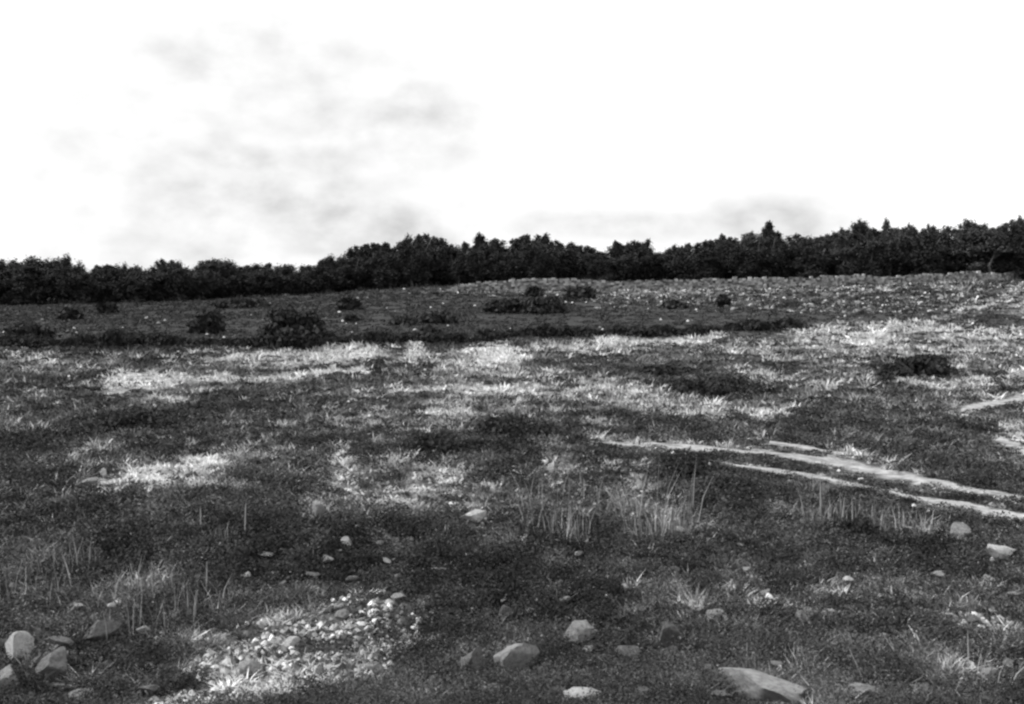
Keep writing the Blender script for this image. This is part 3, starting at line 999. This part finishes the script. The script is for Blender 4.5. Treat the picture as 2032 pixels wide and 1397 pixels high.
def crown(kind, seed, n_leaf):
    """unit-height crown, unit half width"""
    r_ = np.random.default_rng(seed)
    L = []
    if kind == 'round':
        for _ in range(16):
            z = r_.uniform(.18, .84)
            R = .75 * math.sqrt(max(.05, 1 - ((z - .42) / .55) ** 2))
            a = r_.uniform(0, 6.28)
            L.append((R * math.cos(a) * r_.uniform(.3, 1), R * math.sin(a) * r_.uniform(.3, 1), z, r_.uniform(.22, .38), r_.uniform(.10, .17)))
        L.append((0, 0, .35, .6, .3))
    elif kind == 'bush':
        for _ in range(22):
            z = r_.uniform(.08, .8)
            R = .72 * math.sqrt(max(.03, 1 - ((z - .3) / .62) ** 2))
            a = r_.uniform(0, 6.28)
            q_ = r_.uniform(.2, 1) ** .6
            L.append((R * math.cos(a) * q_, R * math.sin(a) * q_, z, r_.uniform(.2, .34), r_.uniform(.12, .2)))
        L.append((0, 0, .35, .7, .35))
        L.append((r_.uniform(-.2, .2), 0, .75, .35, .2))
    elif kind == 'spire':
        for k_ in range(26):
            z = .08 + .88 * (k_ / 26) ** .9
            R = (1 - z) ** .55 * .85
            a = r_.uniform(0, 6.28)
            q_ = r_.uniform(.3, 1)
            L.append((R * q_ * math.cos(a), R * q_ * math.sin(a), z, .16 + .28 * (1 - z), .06 + .08 * (1 - z)))
        L.append((0, 0, .3, .5, .28))
        L.append((0, 0, .93, .05, .07))
    else:  # pine: irregular shelves above a short bare trunk
        for _ in range(15):
            z = r_.uniform(.42, .93)
            R = .7 * math.sqrt(max(.05, 1 - ((z - .62) / .42) ** 2))
            a = r_.uniform(0, 6.28)
            q_ = r_.uniform(.2, 1)
            L.append((R * q_ * math.cos(a), R * q_ * math.sin(a), z, r_.uniform(.2, .38), r_.uniform(.05, .1)))
        for _ in range(8):
            a = r_.uniform(0, 6.28)
            L.append((.5 * math.cos(a), .5 * math.sin(a), r_.uniform(.08, .4), r_.uniform(.25, .4), r_.uniform(.08, .14)))
        L.append((r_.uniform(-.3, .3), 0, .95, .14, .06))
    L = np.array(L)
    wgt = L[:, 3] ** 1.5
    ci = r_.choice(len(L), n_leaf, p=wgt / wgt.sum())
    d = r_.normal(size=(n_leaf, 3))
    d /= np.linalg.norm(d, axis=1)[:, None]
    rr = np.abs(r_.normal(.62, .36, n_leaf))
    C = np.stack([L[ci, 0] + d[:, 0] * L[ci, 3] * rr, L[ci, 1] + d[:, 1] * L[ci, 3] * rr, L[ci, 2] + d[:, 2] * L[ci, 4] * rr], 1)
    C[:, 2] = np.maximum(C[:, 2], .0)
    return C, d, L


def tube(V, Q, p0, p1, r0, r1, sides=6):
    p0, p1 = Vector(p0), Vector(p1)
    d = (p1 - p0).normalized()
    a = d.orthogonal().normalized()
    b_ = d.cross(a)
    o = len(V)
    for p, rr in ((p0, r0), (p1, r1)):
        for k_ in range(sides):
            t_ = k_ * 2 * math.pi / sides
            V.append(tuple(p + (a * math.cos(t_) + b_ * math.sin(t_)) * rr))
    for k_ in range(sides):
        Q.append((o + k_, o + (k_ + 1) % sides, o + sides + (k_ + 1) % sides, o + sides + k_))


def make_plant(name, kind, seed, n_leaf, half_w, height, leaf_sz, lmat, trunk=True):
    """a tree or bush of real size; an Empty with a crown and a trunk"""
    C, d, L = crown(kind, seed, n_leaf)
    r_ = np.random.default_rng(seed + 5)
    C = C * np.array([half_w, half_w, height])
    V, T = leaves(C, d, np.full(len(C), leaf_sz), r_)
    root = link(name, None)
    link('crown' if trunk else 'foliage', tri_mesh('crown', V, T, lmat), root)
    TV, TQ = [], []
    if trunk:
        r0 = height * .018 + .03
        x0, y0 = 0, 0
        zs = [-.2, .3, .6, .9]
        pts = [(0, 0, -.05 * height)]
        for q_ in (.3, .6, .88):
            pts.append((r_.normal(0, .03) * height, r_.normal(0, .03) * height, q_ * height))
        for q_ in range(3):
            tube(TV, TQ, pts[q_], pts[q_ + 1], r0 * (1 - q_ * .28), r0 * (1 - (q_ + 1) * .28))
        for q_ in range(0, len(L), 2):
            tgt = np.array(L[q_, :3]) * np.array([half_w, half_w, height])
            s_ = tgt[2] * .7
            tube(TV, TQ, (0, 0, s_), tuple(tgt), r0 * .35, r0 * .12, 4)
        link('trunk', tri_mesh('trunk', TV, TQ, M_bark, None, True), root)
    else:
        for q_ in range(9):
            tgt = np.array(L[q_, :3]) * np.array([half_w, half_w, height]) * .9
            tube(TV, TQ, (r_.normal(0, .08) * half_w, r_.normal(0, .08) * half_w, -.1), tuple(tgt), .035, .012, 5)
        link('stem', tri_mesh('stem', TV, TQ, M_bark, None, True), root)
    return root


BUSH = [  # px, foot y, w, h, label
    (578, 696, 150, 88, 'largest round dark bush standing on the field edge'),
    (412, 664, 72, 52, 'round dark bush left of the largest one'),
    (645, 682, 46, 26, 'low bush touching the right side of the largest one'),
    (140, 636, 48, 24, 'small dark bush in the left field below the low trees'),
    (213, 624, 38, 22, 'little dark bush right of another in the left field'),
    (55, 680, 110, 34, 'spreading dark bush at the left edge of the field'),
    (692, 616, 50, 26, 'low dark bush in the field between the round bushes and the wood'),
    (698, 638, 28, 12, 'tiny low bush in the middle of the far field'),
    (1435, 610, 28, 28, 'small upright dark bush alone before the boulder slope'),
    (1334, 614, 52, 16, 'flat dark bush left of the small upright one'),
    (1060, 590, 34, 22, 'dark bush at the foot of the middle wood'),
    (1150, 594, 70, 26, 'wide dark bush right of another at the foot of the middle wood'),
    (1000, 622, 90, 30, 'low dark thicket left in the broad dark patch of the far field'),
    (1080, 624, 100, 34, 'low dark thicket right in the broad dark patch of the far field'),
    (870, 642, 90, 22, 'low dark thicket lower left of the broad dark patch'),
    (800, 646, 60, 14, 'flat thicket left of the low one in the far field'),
    (1500, 658, 80, 22, 'dark thicket at the left of the right-hand field edge'),
    (1565, 654, 66, 20, 'dark thicket right beside another at the right-hand field edge'),
    (1775, 752, 70, 28, 'dark shrub left of a taller one in the right middle ground'),
    (1835, 748, 96, 44, 'taller dark shrub in the right middle ground'),
    (1700, 1078, 84, 44, 'dark leafy shrub below the row of rushes'),
    (480, 612, 120, 16, 'long low dark thicket before the left trees'),
    (1310, 748, 90, 22, 'low dark bush above the pale grass right of the centre'),
    (1390, 788, 130, 34, 'broad low heather bush above the ruts'),
    (1000, 870, 120, 36, 'broad low dark bush in the centre of the heath'),
    (870, 905, 110, 34, 'dark low bush above the middle pale patch'),
    (270, 860, 150, 34, 'broad low dark bush above the left pale patch'),
    (1350, 960, 110, 40, 'dark heather bush below the upper rut'),
]
for i, (px, py, wpx, hpx, lb) in enumerate(BUSH):
    p = at(px, py)
    D = math.hypot(p[0], p[1])
    hw, ht = wpx / F * D / 2 / .95, hpx / F * D
    if ht < .3 * hw:
        ht = .3 * hw
    n_l = int(np.clip(wpx * hpx * 1.1, 1200, 9000))
    rt = make_plant('bush', 'bush', 60 + i, n_l, hw, ht, max(.04, .0024 * D), M_leaf_bush, False)
    u = p[:2] / D
    rt.location = (p[0] + u[0] * hw * .55, p[1] + u[1] * hw * .55, float(H(p[0] + u[0] * hw * .55, p[1] + u[1] * hw * .55)) - .05 * ht)
    rt.rotation_euler = (0, 0, i)
    tag(rt, lb, 'bush', 'dark bushes on the heath')

# low scrub along the bank at the field edge
low = make_plant('low_shrub', 'bush', 333, 1300, 1.0, .6, .13, M_leaf_bush, False)
low2 = make_plant('low_shrub', 'bush', 334, 1300, 1.0, .6, .13, M_leaf_bush, False)
first = {0: True, 1: True}
EDGE = [(20, 690), (100, 692), (200, 690), (300, 688), (400, 688), (500, 690), (560, 692), (660, 684), (740, 684), (830, 678), (900, 682), (960, 680),
        (1010, 672), (1100, 668), (1200, 668), (1300, 668), (1380, 664), (1450, 658)]
pxs = np.arange(24, 1450, 20) + rng.uniform(-7, 7, 72)
for k, px in enumerate(pxs):
    py = np.interp(px, [e[0] for e in EDGE], [e[1] for e in EDGE]) + rng.uniform(-3, 1)
    which = k % 2
    src = (low, low2)[which]
    o = src if first[which] else copy_tree(src)
    first[which] = False
    p = at(px, py)
    s = rng.uniform(.6, 1.05)
    o.location = [float(c) for c in p]
    o.rotation_euler = (0, 0, float(rng.uniform(0, 6.28)))
    o.scale = (s, s, s * rng.uniform(.7, 1.5))
    sec = 0 if px < 520 else 1 if px < 1020 else 2
    tag(o, ('low dark shrub in the line along the field edge, left of the largest bush',
            'low dark shrub in the line along the field edge above the bright middle grass',
            'low dark shrub in the line along the field edge, right of the middle')[sec], 'shrub',
        ('left field edge shrubs', 'middle field edge shrubs', 'right field edge shrubs')[sec])

# the wood
PROF = [(-80, 508), (16, 508), (60, 505), (130, 503), (150, 520), (200, 526), (232, 524), (245, 515), (262, 516), (290, 528), (310, 515), (335, 510), (365, 512),
        (380, 522), (420, 512), (455, 509), (475, 524), (520, 519), (560, 519), (600, 521), (640, 514), (655, 499), (675, 502), (692, 512), (700, 487),
        (730, 484), (760, 475), (790, 477), (815, 462), (850, 460), (880, 466), (900, 480), (940, 480), (952, 462), (980, 470), (1010, 486),
        (1028, 465), (1060, 462), (1092, 462), (1110, 475), (1150, 482), (1180, 488), (1200, 500), (1222, 479), (1282, 475), (1310, 487),
        (1350, 479), (1400, 475), (1430, 465), (1470, 467), (1500, 447), (1522, 440), (1540, 460), (1580, 460), (1610, 470), (1640, 463),
        (1680, 450), (1702, 438), (1718, 452), (1745, 455), (1756, 437), (1775, 457), (1800, 446), (1820, 462), (1840, 447), (1868, 456),
        (1890, 443), (1922, 439), (1950, 450), (1980, 446), (2020, 433), (2120, 436)]
PX_, PY_ = zip(*PROF)
kinds = {'round': [], 'spire': [], 'pine': []}
for kd, nme, mt in (('round', 'broadleaf_tree', M_leaf_dark), ('spire', 'conifer_tree', M_leaf_dark), ('pine', 'pine_tree', M_leaf_pine)):
    for s_ in range(4):
        kinds[kd].append(make_plant(nme, kd, 700 + s_ * 7 + len(kd), 7500, 1.0 * 3, 10.0, .17, mt, True))
used = set()


def put_tree(kind, px, ytop, D, half_px, label, group):
    u = (px - CX) / F
    d = math.hypot(u, 1)
    xx, yy = u / d * D, D / d
    zg = float(H(xx, yy))
    zt = ZC + (HOR - ytop) / F * yy
    ht = max(zt - zg, 2.0)
    hw = half_px / F * D
    lst = kinds[kind]
    src = lst[int(rng.integers(len(lst)))]
    if src.name in used:
        o = copy_tree(src)
    else:
        o = src
        used.add(src.name)
    o.location = (xx, yy, zg)
    o.rotation_euler = (0, 0, float(rng.uniform(0, 6.28)))
    o.scale = (hw / 3.0, hw / 3.0, ht / 9.9)
    tag(o, label, 'tree', group)


SPEC = {1522: 'tallest pointed tree of the wood, right of the centre', 850: 'broad rounded tree crown topping the middle wood',
        952: 'pointed tree at the left of the dip in the middle wood', 1060: 'broad high tree right of the pointed one in the middle wood',
        1702: 'high tree crown left of the leaning one in the right wood', 1756: 'tree with a thin leaning top in the right wood',
        1800: 'small peaked tree right of the leaning top', 1840: 'small peaked tree in a row right of the leaning top',
        1922: 'broad high tree in the far right wood', 2020: 'tallest tree at the right edge', 655: 'round-topped tree just left of the step up of the wood',
        345: 'broad low tree crown, left of its twin in the low left wood', 440: 'broad low tree crown, right of its twin in the low left wood',
        250: 'small tree peak alone in the low left wood', 130: 'higher tree at the left before the skyline drops', 1222: 'tree right of the notch in the middle wood',
        1282: 'pointed tree between the notch and the right wood', 60: 'broad tree crown at the left end of the skyline', 1430: 'peaked tree left of the tallest pointed tree'}


def section(px):
    if px < 300:
        return 'low left end of the wood'
    if px < 690:
        return 'low wood behind the round bushes'
    if px < 1205:
        return 'middle wood'
    if px < 1600:
        return 'wood around the tallest pointed tree'
    return 'right-hand pine wood'


for px, lb in SPEC.items():
    yt = float(np.interp(px, PX_, PY_)) - 1
    kd = 'round' if px < 690 or px in (850, 1060) else ('spire' if px < 1600 else 'pine')
    wide = {850: 42, 1060: 40, 345: 34, 440: 36, 1922: 34, 60: 44, 1756: 18, 1800: 20, 1840: 18, 250: 18, 1522: 34}.get(px, 26)
    put_tree(kd, px, yt, 214, wide, lb, 'trees of the far wood')
for px in np.arange(-60, 2110, 13.5):
    px = float(px + rng.uniform(-5, 5))
    yt = float(np.interp(px, PX_, PY_)) + rng.uniform(0, 7)
    kd = rng.choice(['round', 'spire', 'pine'], p=([.85, .15, 0] if px < 690 else [.35, .6, .05] if px < 1600 else [.1, .15, .75]))
    put_tree(kd, px, yt, 226 + rng.uniform(-6, 12), rng.uniform(26, 42), 'tree crown on the skyline of the ' + section(px), 'skyline trees of the ' + section(px))
for px in np.arange(-60, 2110, 22):
    px = float(px + rng.uniform(-7, 7))
    yt = float(np.interp(px, PX_, PY_)) + rng.uniform(8, 26)
    kd = rng.choice(['round', 'spire', 'pine'], p=([.9, .1, 0] if px < 1600 else [.5, .2, .3]))
    put_tree(kd, px, yt, 204 + rng.uniform(-4, 5), rng.uniform(32, 50), 'lower tree at the front foot of the ' + section(px), 'front trees of the ' + section(px))
# unused prototypes go away
for lst in kinds.values():
    for o in lst:
        if o.name not in used:
            for c in list(o.children):
                bpy.data.objects.remove(c)
            bpy.data.objects.remove(o)
